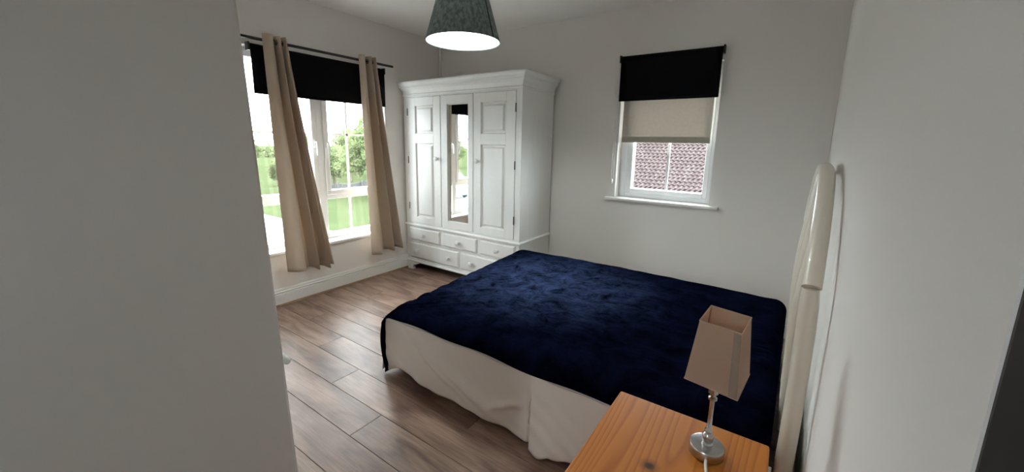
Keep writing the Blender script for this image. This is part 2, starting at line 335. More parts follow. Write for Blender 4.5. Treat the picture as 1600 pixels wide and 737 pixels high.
# ================================================================== window 1 (left wall)
def frame_rect(bm, plane, lo, hi, a, b, w, d0, d1, bev=.004):
    """rectangular frame; plane 'X' spans y,z ; plane 'Y' spans x,z ; w border, d0..d1 depth range"""
    (a0, b0), (a1, b1) = lo, hi
    for (p0, q0, p1, q1) in ((a0, b0, a1, b0+w), (a0, b1-w, a1, b1), (a0, b0+w, a0+w, b1-w), (a1-w, b0+w, a1, b1-w)):
        if plane == 'X': box(bm, d0, p0, q0, d1, p1, q1, bev)
        else: box(bm, p0, d0, q0, p1, d1, q1, bev)
    return bm
w1 = struct(obj('window_1', frame_rect(NB(), 'X', (-1.98, .447), (-.76, 1.985), 0, 0, .045, -.17, -.10), M_pvc))
obj('mullion', B(-.17, -1.405, .47, -.095, -1.34, 1.95, .004), M_pvc, w1)
for (ya, yb, s) in ((-1.955, -1.405, -1), (-1.34, -.785, 1)):
    obj('transom', B(-.17, ya, .805, -.098, yb, .855, .004), M_pvc, w1)
    sh = obj('sash', frame_rect(NB(), 'X', (ya, .845), (yb, 1.96), 0, 0, .042, -.16, -.085), M_pvc, w1)
    obj('pane', B(-.135, ya+.03, .88, -.131, yb-.03, 1.93), M_glass, sh)
    obj('pane', B(-.135, ya-.01, .48, -.131, yb+.01, .815), M_glass, w1)
    ym = (ya+yb)/2 - .03*(s > 0)
    gb = NB(); box(gb, -.139, ym-.009, .88, -.127, ym+.009, 1.93); obj('glazing_bar', gb, M_pvc, sh)
    obj('glazing_bar', B(-.139, ya+.03, 1.372, -.127, yb-.03, 1.390), M_pvc, sh)
    obj('glazing_bar', B(-.139, ym-.009, .48, -.127, ym+.009, .815), M_pvc, w1)
    yh = ya+.02 if s > 0 else yb-.02
    hb = NB(); box(hb, -.085, yh-.010, 1.26, -.075, yh+.010, 1.33, .003); tube(hb, [(-.075, yh, 1.31), (-.055, yh, 1.31), (-.05, yh, 1.29), (-.05, yh, 1.20)], .007, 8)
    obj('window_handle', hb, M_pvc, sh, True)
obj('window_sill', B(-.172, -2.02, .425, .035, -.72, .449, .006, 2), M_trim, w1)
# ================================================================== window 2 (back wall)
w2 = NB()
box(w2, 2.0625, .09, .895, 2.118, .16, 2.005, .004); box(w2, 2.765, .09, .895, 2.80, .16, 2.005, .004); box(w2, 2.118, .09, .895, 2.765, .16, .935, .004); box(w2, 2.118, .09, 1.895, 2.765, .16, 2.005, .004)
w2 = struct(obj('window_2', w2, M_pvc))
sb = NB()
box(sb, 2.116, .075, .932, 2.172, .15, 1.968, .004); box(sb, 2.732, .075, .932, 2.767, .15, 1.968, .004); box(sb, 2.172, .075, .932, 2.732, .15, .972, .004); box(sb, 2.172, .075, 1.93, 2.732, .15, 1.968, .004)
sh = obj('sash', sb, M_pvc, w2)
obj('pane', B(2.16, .11, .96, 2.745, .114, 1.94), M_glass, sh)
obj('glazing_bar', B(2.444, .105, .96, 2.463, .119, 1.94), M_pvc, sh)
obj('window_sill', B(1.985, -.045, .872, 2.865, 0, .8945, .005, 2), M_trim, w2)
obj('window_board', B(2.0625, -.002, .872, 2.80, .16, .8945), M_trim, w2)

# landing window behind the camera: daylight from the stairs
w3 = struct(obj('window_3', frame_rect(NB(), 'Y', (2.65, 1.2), (3.0, 1.9), 0, 0, .04, -4.71, -4.65), M_pvc))
obj('pane', B(2.68, -4.682, 1.23, 2.97, -4.678, 1.87), M_glass, w3)
# added thin dark sheet: shade on the end of the right wall, as colour
struct(obj('wall_end_shade', B(WR(YE)+.0015, YE-.004, 0, W+.40, YE-.001, 2.05), M_end_shade))

# ================================================================== blinds
def roller_blind(name, label, axis, a0, a1, d, ztop, zbot, m, parts_side, group=None, chain=None, into=1):
    """axis 'Y': hangs on X=d plane spanning y ; axis 'X': hangs on Y=d plane spanning x"""
    t = thing(name, label, 'blind', ((a0+a1)/2, d, ztop) if axis == 'X' else (d, (a0+a1)/2, ztop), group)
    P = (lambda a, dd, z: (a, d+dd, z)) if axis == 'X' else (lambda a, dd, z: (d+dd, a, z))
    def bx(a, d0, z0, b, d1, z1, bev=0):
        p, q = P(a, d0, z0), P(b, d1, z1); lo = [min(u, v) for u, v in zip(p, q)]; hi = [max(u, v) for u, v in zip(p, q)]
        return box(NB(), *lo, *hi, bev)
    o = P(0, 0, ztop-.022)
    obj('roller_tube', lathe(NB(), [(.021, a0+.012), (.021, a1-.012)], (0, o[1], o[2]) if axis == 'X' else (o[0], 0, o[2]), axis, 20), m, t, True)
    s = parts_side                             # +1: cloth falls on the + side of the tube
    def cl(u, v):
        a = a0+.012 + u*(a1-a0-.024); z = ztop-.022 - v*(ztop-.022-zbot); w = .0008*math.sin(u*9+v*3)
        return P(a, s*.0215+w, z)
    b_ = NB(); grid(b_, 12, 10, cl); solidify(obj('blind_cloth', b_, m, t, True), .0012)
    obj('bottom_bar', bx(a0+.012, s*.017, zbot-.004, a1-.012, s*.025, zbot+.014, .003), m, t)
    return t, bx, P
t, bx, P = roller_blind('roller_blind', 'wide black roller blind pulled partway down behind the beige curtains', 'Y', -1.935, -.772, .026, 1.995, 1.652, M_blind, 1)
for a in (-1.935, -.784): obj('bracket', bx(a, -.026, 1.945, a+.012, .024, 2.0, .002), M_black, t)
t, bx, P = roller_blind('roller_blind', 'black roller blind on the wall over the small window by the bed', 'X', 2.05, 2.806, -.026, 2.036, 1.688, M_blind, -1)
for a in (2.05, 2.794): obj('bracket', bx(a, -.024, 1.985, a+.012, .026, 2.04, .002), M_black, t)
ch = NB(); pts = []
for i in range(25):
    v = i/24; pts.append((2.043 - .012*v, -.03, 2.0 - v*.93))
for i in range(9): a = PI*i/8; pts.append((2.037+.006 - .012*math.cos(a) , -.03, 1.07 - .02*math.sin(a)))
for i in range(25): v = i/24; pts.append((2.049 + .002*math.sin(v*3), -.03, 1.07 + v*.93))
tube(ch, pts, .0022, 6); obj('pull_chain', ch, M_cable, t, True)
obj('chain_weight', lathe(NB(), [(.003, 0), (.007, -.006), (.007, -.035), (.003, -.042)], (2.041, -.03, 1.052), seg=10), M_cable, t, True)
t, bx, P = roller_blind('roller_blind', 'cream fabric blind inside the small window recess beneath the black one', 'X', 2.072, 2.772, .045, 2.0, 1.362, M_cream, -1)
for a in (2.0626, 2.772): obj('bracket', bx(a, -.02, 1.95, a+.0094 if a < 2.5 else 2.7999, .02, 2.004, .002), M_pvc, t)
obj('hem_pocket', bx(2.084, -.0235, 1.372, 2.76, -.0215, 1.405), M_cream, t)

# ================================================================== curtain rod and curtains
t = thing('curtain_rod', 'slim black metal curtain rod above the wide window', 'curtain rod', (.10, -1.37, 2.017))
obj('rod', lathe(NB(), [(.0105, -2.16), (.0105, -.728)], (.10, 0, 2.017), 'Y', 14), M_black, t, True)
for yb_ in (-2.12, -1.0):
    b_ = NB(); box(b_, 0, yb_-.012, 1.99, .006, yb_+.012, 2.045, .002); box(b_, .004, yb_-.006, 1.998, .10, yb_+.006, 2.007, .002); obj('bracket', b_, M_black, t)
def curtain(label, yt0, yt1, yb0, yb1, zb0, zb1, folds, seed):
    t = thing('curtain', label, 'curtain', (.10, (yt0+yt1)/2, 2.05), 'beige eyelet curtains')
    ztop = 2.058
    def fn(u, v):
        g = sum(w for k, w in folds[:-1]) if False else None
        # warp u so that some folds are wide, some narrow
        ph = folds(u)
        yt = yt0 + (yt1-yt0)*u; yb = yb0 + (yb1-yb0)*u
        vv = v**1.15; y = yt + (yb-yt)*vv
        amp = .048 + .042*v
        x = .10 + amp*math.sin(ph) + .010*math.sin(2.1*ph+seed)*v + .02*v*(u-.3)
        y += .012*math.cos(ph)*v*.9
        zb = zb0 + (zb1-zb0)*u + .008*math.sin(ph+1)
        return (max(x, .060), y, ztop + (zb-ztop)*v)
    b_ = NB(); grid(b_, 96, 50, fn); o = obj('curtain_cloth', b_, M_curt, t, True); solidify(o, .003, 0)
    return t, fn
f1 = lambda u: 2*PI*(.06 + (u*.95 if u < .44 else .418 + (u-.44)*4.5))
f2 = lambda u: 2*PI*(.06 + (u*1.05 if u < .42 else .441 + (u-.42)*3.6))
def rings(t, fn, ph):
    prev = None
    N = 400
    for i in range(N):
        u = i/N; a = math.sin(ph(u)); 
        if prev is not None and prev*a <= 0:
            p = fn(u, (2.058-2.017)/1.76); b_ = NB()
            n = 20; R_ = .017
            pts = [(p[0]+R_*math.cos(2*PI*k/n)*.45, p[1]+R_*math.cos(2*PI*k/n)*.85*(1 if i % 2 else -1)*.15, 2.017+R_*math.sin(2*PI*k/n)) for k in range(n+1)]
            pts = [(.10 + R_*math.cos(2*PI*k/n), p[1], 2.017+R_*math.sin(2*PI*k/n)) for k in range(n+1)]
            tube(b_, pts, .0035, 6); obj('eyelet', b_, M_black, t, True)
        prev = a
t, fn = curtain('beige eyelet curtain nearer the door, flaring wide at its hem', -1.868, -1.69, -1.85, -1.45, .30, .262, f1, 1.0); rings(t, fn, f1)
t, fn = curtain('beige eyelet curtain at the window end beside the white wardrobe', -1.10, -.93, -1.075, -.725, .262, .285, f2, 2.2); rings(t, fn, f2)

# ================================================================== wardrobe
wd = thing('wardrobe', 'white painted three-door wardrobe with mirrored middle door and drawers below', 'wardrobe', (.735, -.27, 0))
X0, X1, YF, YB = .022, 1.445, -.542, -.024
bm = NB()
box(bm, X0, YF+.024, .49, X0+.025, YB-.012, 1.80); box(bm, X1-.025, YF+.024, .49, X1, YB-.012, 1.80); box(bm, X0, YB-.012, .49, X1, YB, 1.80)
box(bm, X0+.026, YF+.025, 1.775, X1-.026, YB-.013, 1.795); box(bm, X0+.026, YF+.025, .485, X1-.026, YB-.013, .507)
box(bm, X0, YF, .49, .078, YF+.024, 1.80); box(bm, 1.388, YF, .49, X1, YF+.024, 1.80)
box(bm, .078, YF, 1.757, 1.388, YF+.024, 1.80); box(bm, .078, YF, .49, 1.388, YF+.024, .508)
box(bm, .531, YF, .508, .557, YF+.024, 1.757, .002); box(bm, .932, YF, .508, .958, YF+.024, 1.757, .002)
obj('upper_carcass', bm, M_ward, wd)
bm = NB()
box(bm, X0, YF+.024, .10, X0+.025, YB-.012, .475); box(bm, X1-.025, YF+.024, .10, X1, YB-.012, .475); box(bm, X0, YB-.012, .10, X1, YB, .475); box(bm, X0+.026, YF+.025, .095, X1-.026, YB-.013, .118)
for (a, b, c, d_) in ((X0, .10, .066, .475), (1.412, .10, X1, .475), (.066, .458, 1.412, .475), (.066, .297, 1.412, .318), (.066, .10, 1.412, .13), (.513, .318, .543, .458), (.987, .318, 1.016, .458), (.759, .13, .782, .297)):
    box(bm, a, YF, b, c, YF+.024, d_)
obj('drawer_carcass', bm, M_ward, wd)
def mould(name, pr, ov=None):
    """moulding profile (out, z) mitred round the front and both ends"""
    b_ = NB(); loops = []
    for (o_, z_) in pr: loops.append([b_.verts.new(p) for p in ((X0-min(o_, X0-.003), YB, z_), (X0-min(o_, X0-.003), YF-o_, z_), (X1+o_, YF-o_, z_), (X1+o_, YB, z_))])
    for a, b in zip(loops, loops[1:]):
        for i in range(3): b_.faces.new((a[i], a[i+1], b[i+1], b[i]))
    b_.faces.new(loops[0][::-1]); b_.faces.new(loops[-1])
    for i in (0, 3): b_.faces.new([l[i] for l in loops])
    bmesh.ops.recalc_face_normals(b_, faces=b_.faces[:]); return obj(name, b_, M_ward, wd)
mould('waist_moulding', [(0, .470), (.010, .472), (.016, .478), (.016, .486), (.008, .494), (0, .496)])
mould('cornice', [(0, 1.770), (.006, 1.772), (.008, 1.782), (.004, 1.792), (.008, 1.803), (.018, 1.826), (.034, 1.842), (.040, 1.846), (.042, 1.862), (.052, 1.870), (.060, 1.884), (.061, 1.897), (.056, 1.900)])
mould('plinth_moulding', [(0, .082), (.014, .083), (.018, .092), (.014, .100), (.006, .104), (.004, .114), (0, .118)])
def frust(bm, x0, z0, x1, z1, x0b, z0b, x1b, z1b, y0, y1, cap=True):
    A = [bm.verts.new(p) for p in ((x0, y0, z0), (x1, y0, z0), (x1, y0, z1), (x0, y0, z1))]; Bq = [bm.verts.new(p) for p in ((x0b, y1, z0b), (x1b, y1, z0b), (x1b, y1, z1b), (x0b, y1, z1b))]
    for i in range(4): j = (i+1) % 4; bm.faces.new((A[i], A[j], Bq[j], Bq[i]))
    if cap: bm.faces.new(Bq)
def knob(parent, x, z, y, r=.020):
    b_ = NB(); lathe(b_, [(r*.9, 0), (r*.9, -.003), (r*.5, -.006), (r*.45, -.014), (r*.8, -.020), (r*1.1, -.027), (r*1.05, -.034), (r*.6, -.039), (.001, -.040)], (x, y, z), 'Y', 16)
    return obj('knob', b_, M_ward, parent, True)
def door(x0, x1, panels, kx, hx):
    z0, z1 = .511, 1.754; yf = YF-.004; yb = YF+.018
    b_ = NB(); xs0, xs1 = panels[0][0], panels[0][2]
    zz = sorted([(p[1], p[3]) for p in panels])
    box(b_, x0, yf, z0, xs0, yb, z1, .0015); box(b_, xs1, yf, z0, x1, yb, z1, .0015)
    edges = [z0] + [q for p in zz for q in p] + [z1]
    for a, b in zip(edges[::2], edges[1::2]): box(b_, xs0, yf, a, xs1, yb, b)
    for (a, za, b, zb) in panels: frust(b_, a, za, b, zb, a+.008, za+.008, b-.008, zb-.008, yf, yf+.016, False)   # moulded lip
    o = obj('door', b_, M_ward, wd)
    for (a, za, b, zb) in panels:
        if len(panels) == 2:
            q = NB(); box(q, a-.004, YF+.012, za-.004, b+.004, YF+.017, zb+.004); frust(q, a+.020, za+.020, b-.020, zb-.020, a+.036, za+.036, b-.036, zb-.036, YF+.012, YF)
            obj('door_panel', q, M_ward, o)
        else:
            obj('mirror', B(a-.004, YF+.0125, za-.004, b+.004, YF+.016, zb+.004), M_mirror, o)
    if kx: knob(o, kx, 1.172, yf)
    for hz in (1.62, 1.15, .68):
        if hx: obj('hinge', lathe(NB(), [(.0055, hz-.035), (.0055, hz+.035)], (hx, yf-.001, 0), seg=8), M_iron, o)
    return o
door(.080, .529, ((.185, .572, .437, 1.318), (.185, 1.408, .437, 1.676)), .489, .079)
door(.559, .930, ((.617, .578, .872, 1.676),), None, None)
door(.960, 1.386, ((1.020, .572, 1.290, 1.318), (1.020, 1.408, 1.290, 1.676)), .985, 1.387)
for (a, za, b, zb, ks) in ((.068, .320, .511, .456, (.29,)), (.545, .320, .985, .456, (.762,)), (1.018, .320, 1.410, .456, (1.225,)), (.068, .132, .757, .295, (.19, .63)), (.784, .132, 1.410, .295, (.925, 1.27))):
    a += .0015; b -= .0015; b_ = NB(); box(b_, a, YF-.005, za, b, YF+.016, zb-.001, .001); frust(b_, a+.003, za+.003, b-.003, zb-.004, a+.012, za+.012, b-.012, zb-.013, YF-.005, YF-.014)
    o = obj('drawer', b_, M_ward, wd)
    for kx in ks: knob(o, kx, (za+zb)/2, YF-.014, .019)
def bracket_foot(x, s, yfr):
    pr = [(0, .084), (0, .07), (-.008, .055), (-.006, .035), (.010, .015), (.012, 0), (.10, 0), (.092, .022), (.098, .045), (.118, .05), (.128, .058), (.150, .058), (.165, .066), (.172, .072), (.185, .072), (.20, .084)]
    pr = [(x + s*a*.92, z) for a, z in pr]
    b_ = NB(); prism(b_, pr, 'Y', yfr, yfr+.03); return obj('foot', b_, M_ward, wd)
bracket_foot(X0+.004, 1, YF-.012); bracket_foot(X1+.010, -1, YF-.012)
obj('foot', B(X0+.006, YB-.06, 0, X0+.07, YB, .096, .004), M_ward, wd); obj('foot', B(X1-.07, YB-.06, 0, X1, YB, .096, .004), M_ward, wd)
for xx in (X0+.006, X1-.03): obj('foot', prism(NB(), [(YF+.018, 0), (YF+.085, 0), (YF+.08, .04), (YF+.15, .084), (YF+.018, .084)], 'X', xx, xx+.026), M_ward, wd)

# ================================================================== bed
bed = thing('bed', 'double divan bed with cream slatted headboard against the right wall', 'bed', (2.42, -1.30, 0))
obj('divan_base', B(1.52, -1.955, .10, 3.315, -.655, .28, .015, 2), M_div, bed)
for xx in (1.60, 3.2):
    for yy in (-1.88, -.73): obj('castor', lathe(NB(), [(.02, 0), (.025, .02), (.018, .05), (.018, .10)], (xx, yy, 0), seg=14), M_black, bed, True)
obj('mattress', B(1.56, -1.90, .28, 3.318, -.68, .385, .03, 3), M_val, bed)
# headboard: two round-topped posts, an arched rail on them, slats between
YA, YZ = -1.945, -.655
def hbx(y): return 3.352 + (y-YA)/(YZ-YA)*.035      # stands very slightly askew
arch = NB(); pts = []; rr = []
for i in range(41):
    u = i/40; yy = YA + (YZ-YA)*u; s = 2*u-1
    z = .948 + .308*(1-abs(s)**2.6)**.9 if abs(s) < 1 else .948
    pts.append((hbx(yy)+.012*(1-s*s), yy, z)); rr.append(.024)
tube(arch, pts, rr, 14); hb = obj('headboard', arch, M_head, bed, True)
def post(y):
    b_ = NB(); x = hbx(y); P_ = []; R_ = []
    for i in range(21):
        v = i/20; z = .0 + v*.945; P_.append((x - .010 + .010*math.sin(v*PI*.9) + .006*v, y, z)); R_.append(.024 if v < .97 else .024*(.85 if i == 20 else 1))
    tube(b_, P_, R_, 14); return obj('post', b_, M_head, hb, True)
post(YA); post(YZ)
obj('lower_rail', tube(NB(), [(hbx(YA)+.01, YA, .36), (hbx(YZ)+.01, YZ, .36)], .018, 10), M_head, hb, True)
for yy in (-1.73, -1.515, -1.30, -1.085, -.87):
    s = (yy-YA)/(YZ-YA)*2-1; zt = .948 + .308*(1-abs(s)**2.6)**.9
    b_ = NB(); P_ = []
    for i in range(13):
        v = i/12; P_.append((hbx(yy) - .006 + .018*v - .024*math.sin(PI*v), yy, .36 + (zt-.36)*v))
    tube(b_, P_, .016, 10); obj('slat', b_, M_head, hb, True)

# valance: white pleated cotton skirt round the base
v_ = thing('valance_sheet', 'off-white cotton valance skirt hanging round the bed below the navy cover', 'valance', (2.4, -1.30, 0))
def interp(tab, x):
    for (a, p), (b, q) in zip(tab, tab[1:]):
        if x <= b: s = max(0, (x-a)/(b-a)); s = s*s*(3-2*s); return p+(q-p)*s
    return tab[-1][1]
hem = [(1.48, .030), (1.60, .068), (1.70, .060), (2.07, .050), (2.31, .038), (2.45, .014), (2.52, .008), (2.58, .030), (2.66, .050), (2.9, .03), (3.33, .03)]
def skirt(u, v):
    x = 1.490 + (3.325-1.490)*u
    zt = .372; zb = interp(hem, x); z = zt + (zb-zt)*v
    y = -1.968 - .006*v
    y -= .012*v*math.sin(x*7+.5) + .007*v*math.sin(x*17 + 2*v) + .003*math.sin(x*41 + 4*v)*v + .0022*math.sin((x*.7+z)*75 + 2*math.sin(x*9))*(.3+v)*(.5+.5*math.sin(x*5+z*7))
    y -= .022*math.exp(-((z - .34 + .50*(x-1.62))/.022)**2)*max(0, 1-abs(x-1.9)/.36)          # diagonal drag folds
    y -= .024*math.exp(-((z - .30 + .42*(x-1.75))/.03)**2)*max(0, 1-abs(x-2.05)/.36)
    y -= .020*math.exp(-((z - .12 - .50*(x-2.25))/.02)**2)*max(0, 1-abs(x-2.32)/.14)
    # box pleat near x = 2.46
    s = (x-2.465)
    if s > 0: y -= .032*v**.8*math.exp(-(s/.16)**2) + .012*v*math.exp(-((s-.14)/.03)**2) + .008*v*math.exp(-((s-.24)/.025)**2) + .004*v*math.sin(x*48)
    y += .016*math.exp(-((s+.010)/.010)**2)*min(1, v*2.2)
    return (x, y, z)
b_ = NB(); grid(b_, 260, 30, skirt); o = obj('side_skirt', b_, M_val, v_, True); solidify(o, .002, 0)
def skirt2(u, v):
    y = -1.972 + (1.972-.64)*u; zb = .012 + .02*math.sin(y*9)**2 + (0 if u > .03 else -.006); z = .36 + (zb-.36)*v
    x = 1.490 - .022*v*math.exp(-((u-.0)/.05)**2) - .008*v*(1+math.sin(y*22)) 
    return (x, y, z)
b_ = NB(); grid(b_, 90, 16, skirt2); o = obj('foot_skirt', b_, M_val, v_, True); solidify(o, .002, 0)
b_ = NB(); grid(b_, 60, 12, lambda u, v: (1.495+1.83*u, -.640+.004*math.sin(u*60)*v, .36-.33*v)); o = obj('side_skirt', b_, M_val, v_, True); solidify(o, .002, 0)
o = obj('seam_band', tube(NB(), [(1.52 + 1.75*i/30, -1.976-.003*math.sin(i), .362+.004*math.sin(i*1.3)) for i in range(31)], .003, 6), M_val, v_, True)

# navy velvet bedspread draped over the mattress
XF, XH, YNr, YFr = 1.505, 3.358, -1.945, -.630
Rn = .055
def drape(s, r):          # s = arc length past the edge start; returns (outward, drop)
    if s <= 0: return 0.0, 0.0
    a = s/r
    if a < PI/2: return r*math.sin(a), r*(1-math.cos(a))
    return r, r + (s - r*PI/2)
def cover(u, v):
    T1 = (YFr-YNr)+.13
    t_ = -.13 + (T1+.13)*v
    S0 = -(.20 + .15*math.exp(-max(0, t_+.02)/.10)); S1 = XH-XF
    s = S0 + (S1+.10-S0)*u
    x, y = XF + s, YNr + t_
    fx = -(s - .07); eh = XH - .035*max(0, min(1, (YFr-(YNr+t_))/1.29)); hx = x - (eh-.07); ny = -(t_ - .07); fy = t_ - ((YFr-YNr)-.05)
    dx = dh = dn_ = df = 0
    if fx > 0: ox, dx = drape(fx, .07); x = XF+.07 - ox
    if hx > 0: ox, dh = drape(hx, .06); x = eh-.07 + ox
    if fy > 0: oy, df = drape(fy, .06); y = YFr-.05 + oy
    sag = .072*max(0, min(1, (YFr - y)/1.25))*math.exp(-max(0, x-1.5)/.50) - .010*math.sin(PI*min(1, max(0, (x-1.5)/1.8)))
    top = .480 - sag
    ca, sa = .82, .57
    along = (x-XF)*ca + (y-YNr)*sa; across = -(x-XF)*sa + (y-YNr)*ca
    fade = math.exp(-max(0, along-.25)/.35)
    w = .0042*fade*math.sin(across*118 + 2.5*math.sin(along*4) + 2.2*math.sin(across*17)) + .004*fade*math.sin(across*47 + 2*math.sin(along*3))
    w += .0016*math.sin(across*31 + 3*math.sin(along*3.1+across*5))*(.4+.6*math.sin(along*2.3)**2)
    w += .0022*math.sin(x*23 + 3*math.sin(y*11)) * math.sin(y*27 + 2*math.sin(x*9))
    w *= max(0, min(1, 1 - (dx+dh+df)/.08))
    if ny > 0:                                   # rounded near edge ending at a fairly level hem
        k = ny/.20*PI/2; hemz = .380 + .003*math.sin(x*6.5+1.0) + .002*math.sin(x*15)
        D = max(.03, top - hemz); dn_ = D*(1-math.cos(k)); y = YNr+.07 - .112*math.sin(k) - .005*math.sin(x*13+.7)*(k/1.57)
        w *= max(0, 1-k)
    if dx > .05: x -= .008*math.sin(y*12)*max(0, min(1, (t_+.05)/.15))
    if dx > 0: x -= .034*math.sin(PI*min(1, dx/.33))*math.exp(-max(0, t_+.13)/.14)
    z = max(top + w - (dx + dn_ + df + dh), .03)
    return (x, y, z)
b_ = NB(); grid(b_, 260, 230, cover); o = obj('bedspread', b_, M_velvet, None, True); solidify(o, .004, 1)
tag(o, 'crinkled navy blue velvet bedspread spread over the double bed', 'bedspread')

# ================================================================== pine bedside table
ns = thing('nightstand', 'orange varnished pine bedside cabinet with a dark knot, in the foreground', 'nightstand', (3.11, -2.43, 0))
NX0, NX1, NY0, NY1, NZ = 2.931, 3.301, -2.68, -2.235, .62
obj('top', B(NX0, NY0, NZ-.022, NX1, NY1, NZ, .005, 3), M_pine, ns)
for ya in (NY0+.015, NY1-.033): obj('side_panel', B(NX0+.02, ya, 0, NX1-.01, ya+.018, NZ-.022, .002), M_pine, ns)
obj('back_panel', B(NX1-.02, NY0+.033, .04, NX1-.012, NY1-.033, NZ-.022), M_pine, ns)
obj('bottom_shelf', B(NX0+.03, NY0+.033, .05, NX1-.02, NY1-.033, .068), M_pine, ns)
obj('plinth', B(NX0+.04, NY0+.033, 0, NX0+.056, NY1-.033, .05), M_pine, ns)
for za, zb in ((.075, .24), (.246, .412), (.418, .592)):
    o = obj('drawer', B(NX0+.018, NY0+.036, za, NX0+.04, NY1-.036, zb, .004), M_pine, ns)
    obj('knob', lathe(NB(), [(.008, 0), (.008, -.012), (.017, -.018), (.016, -.026), (.002, -.03)], (NX0+.018, (NY0+NY1)/2, (za+zb)/2), 'X', 14), M_pine, o, True)

# ================================================================== table lamp
LXp, LYp = 3.178, -2.352
tl = thing('table_lamp', 'small chrome table lamp with tapered square oatmeal shade on the pine cabinet', 'lamp', (LXp, LYp, NZ))
obj('base', lathe(NB(), [(.0365, NZ), (.038, NZ+.002), (.038, NZ+.022), (.0365, NZ+.0245), (.033, NZ+.0252), (.012, NZ+.0262), (.0005, NZ+.0265)], (LXp, LYp, 0), seg=40), M_chrome, tl, True)
obj('stem', lathe(NB(), [(.0125, NZ+.023), (.0125, NZ+.028), (.009, NZ+.031), (.0115, NZ+.036), (.0125, NZ+.044), (.0115, NZ+.051), (.0065, NZ+.056), (.0085, NZ+.058), (.0085, NZ+.062), (.0055, NZ+.066), (.0048, NZ+.10), (.0052, NZ+.138), (.0095, NZ+.141), (.0095, NZ+.146), (.006, NZ+.149), (.006, NZ+.154), (.0105, NZ+.157), (.0105, NZ+.167), (.006, NZ+.171), (.006, NZ+.19)], (LXp, LYp, 0), seg=24), M_chrome, tl, True)
obj('bulb_holder', lathe(NB(), [(.006, NZ+.188), (.013, NZ+.19), (.013, NZ+.235), (.010, NZ+.24)], (LXp, LYp, 0), seg=16), M_cable, tl, True)
obj('bulb', lathe(NB(), [(.009, NZ+.238), (.012, NZ+.25), (.017, NZ+.27), (.016, NZ+.285), (.009, NZ+.305), (.001, NZ+.315)], (LXp, LYp, 0), seg=16), M_cable, tl, True)
def shade_pt(i, j, z, a, b, h):                      # tilted, tapered square
    k = z + .5; s = a + (b-a)*k
    th, tx, ty = -.121, .12, .031
    R = Matrix.Rotation(ty, 3, 'Y') @ Matrix.Rotation(tx, 3, 'X') @ Matrix.Rotation(th, 3, 'Z')
    return Vector((3.1827, -2.3496, .8878)) + R @ Vector((s*i, s*j, h*z))
SA, SB, SH = .0543, .0412, .1478
cs = ((-1, -1), (1, -1), (1, 1), (-1, 1))
b_ = NB(); lo = [b_.verts.new(shade_pt(i, j, -.5, SA, SB, SH)) for i, j in cs]; hi = [b_.verts.new(shade_pt(i, j, .5, SA, SB, SH)) for i, j in cs]
for i in range(4): j = (i+1) % 4; b_.faces.new((lo[i], lo[j], hi[j], hi[i]))
ls = obj('lamp_shade', b_, M_lshade, tl); solidify(ls, .0015)
for z in (-.5, .5):
    b_ = NB(); q = [shade_pt(i, j, z, SA, SB, SH) for i, j in cs]
    for i in range(4): tube(b_, [q[i], q[(i+1) % 4]], .0013, 6)
    obj('shade_rim', b_, M_lshade, ls, True)
b_ = NB(); q = [b_.verts.new(shade_pt(i, -1.012, z, SA, SB, SH)) for i, z in ((.66, -.495), (.985, -.495), (.985, .49), (.66, .49))]; b_.faces.new(q)
o = obj('seam_strip', b_, M_lshade2, ls); solidify(o, .0006)
b_ = NB(); c_ = shade_pt(0, 0, .02, SA, SB, SH)
for (i, j) in cs: tube(b_, [shade_pt(i*.97, j*.97, .46, SA, SB, SH), shade_pt(i*.97, j*.97, .15, SA, SB, SH), c_], .0011, 6)
obj('wire_frame', b_, M_wire, ls, True)
b_ = NB(); tube(b_, [(LXp+.004, LYp-.036, NZ+.010), (LXp+.006, LYp-.05, NZ+.008), (LXp+.012, LYp-.075, NZ+.0035), (LXp+.03, LYp-.16, NZ+.0035), (LXp+.09, LYp-.22, NZ+.0035), (NX1+.004, LYp-.235, NZ+.002), (NX1+.008, LYp-.236, NZ-.03), (NX1+.012, LYp-.236, .30), (NX1+.02, LYp-.23, .03), (NX1+.06, LYp-.20, .004), (NX1+.12, LYp-.15, .004)], .0032, 8)
obj('cable', b_, M_cable, tl, True)

# ================================================================== pendant lamp (lit)
PX, PY, PZ = 1.805, -1.657, 1.841
pl = thing('pendant_lamp', 'lit pendant light with dark teal-grey cone shade hanging from the ceiling', 'lamp', (PX, PY, H))
R0, R1, PH = .19, .105, .29
b_ = NB(); lathe(b_, [(R0, PZ), (R1, PZ+PH)], (PX, PY, 0), seg=64, cap=False); sh = obj('lamp_shade', b_, M_felt, pl, True); solidify(sh, .0015, 1)
b_ = NB(); lathe(b_, [(R0-.002, PZ+.0005), (R1-.002, PZ+PH-.001)], (PX, PY, 0), seg=64, cap=False); o = obj('shade_lining', b_, M_lining, sh, True); solidify(o, .001, -1)
def rimring(r, z, m_): 
    b2 = NB(); tube(b2, [(PX+r*math.cos(2*PI*k/64), PY+r*math.sin(2*PI*k/64), z) for k in range(65)], .0025, 6, cap=False); return obj('shade_rim', b2, m_, sh, True)
rimring(R0, PZ, M_felt); rimring(R1, PZ+PH, M_felt)
a0 = math.atan2(cam_o.location.y-PY, cam_o.location.x-PX) + math.radians(50)
b_ = NB(); tube(b_, [(PX+(R0+(R1-R0)*k/10+.0015)*math.cos(a0), PY+(R0+(R1-R0)*k/10+.0015)*math.sin(a0), PZ+PH*k/10) for k in range(11)], .0032, 6); obj('shade_seam', b_, M_felt2, sh, True)
b_ = NB()
for k in range(3): a = k*2*PI/3; tube(b_, [(PX+R1*math.cos(a), PY+R1*math.sin(a), PZ+PH-.004), (PX+.02*math.cos(a), PY+.02*math.sin(a), PZ+PH-.03)], .0018, 6)
obj('spider', b_, M_wire, pl, True)
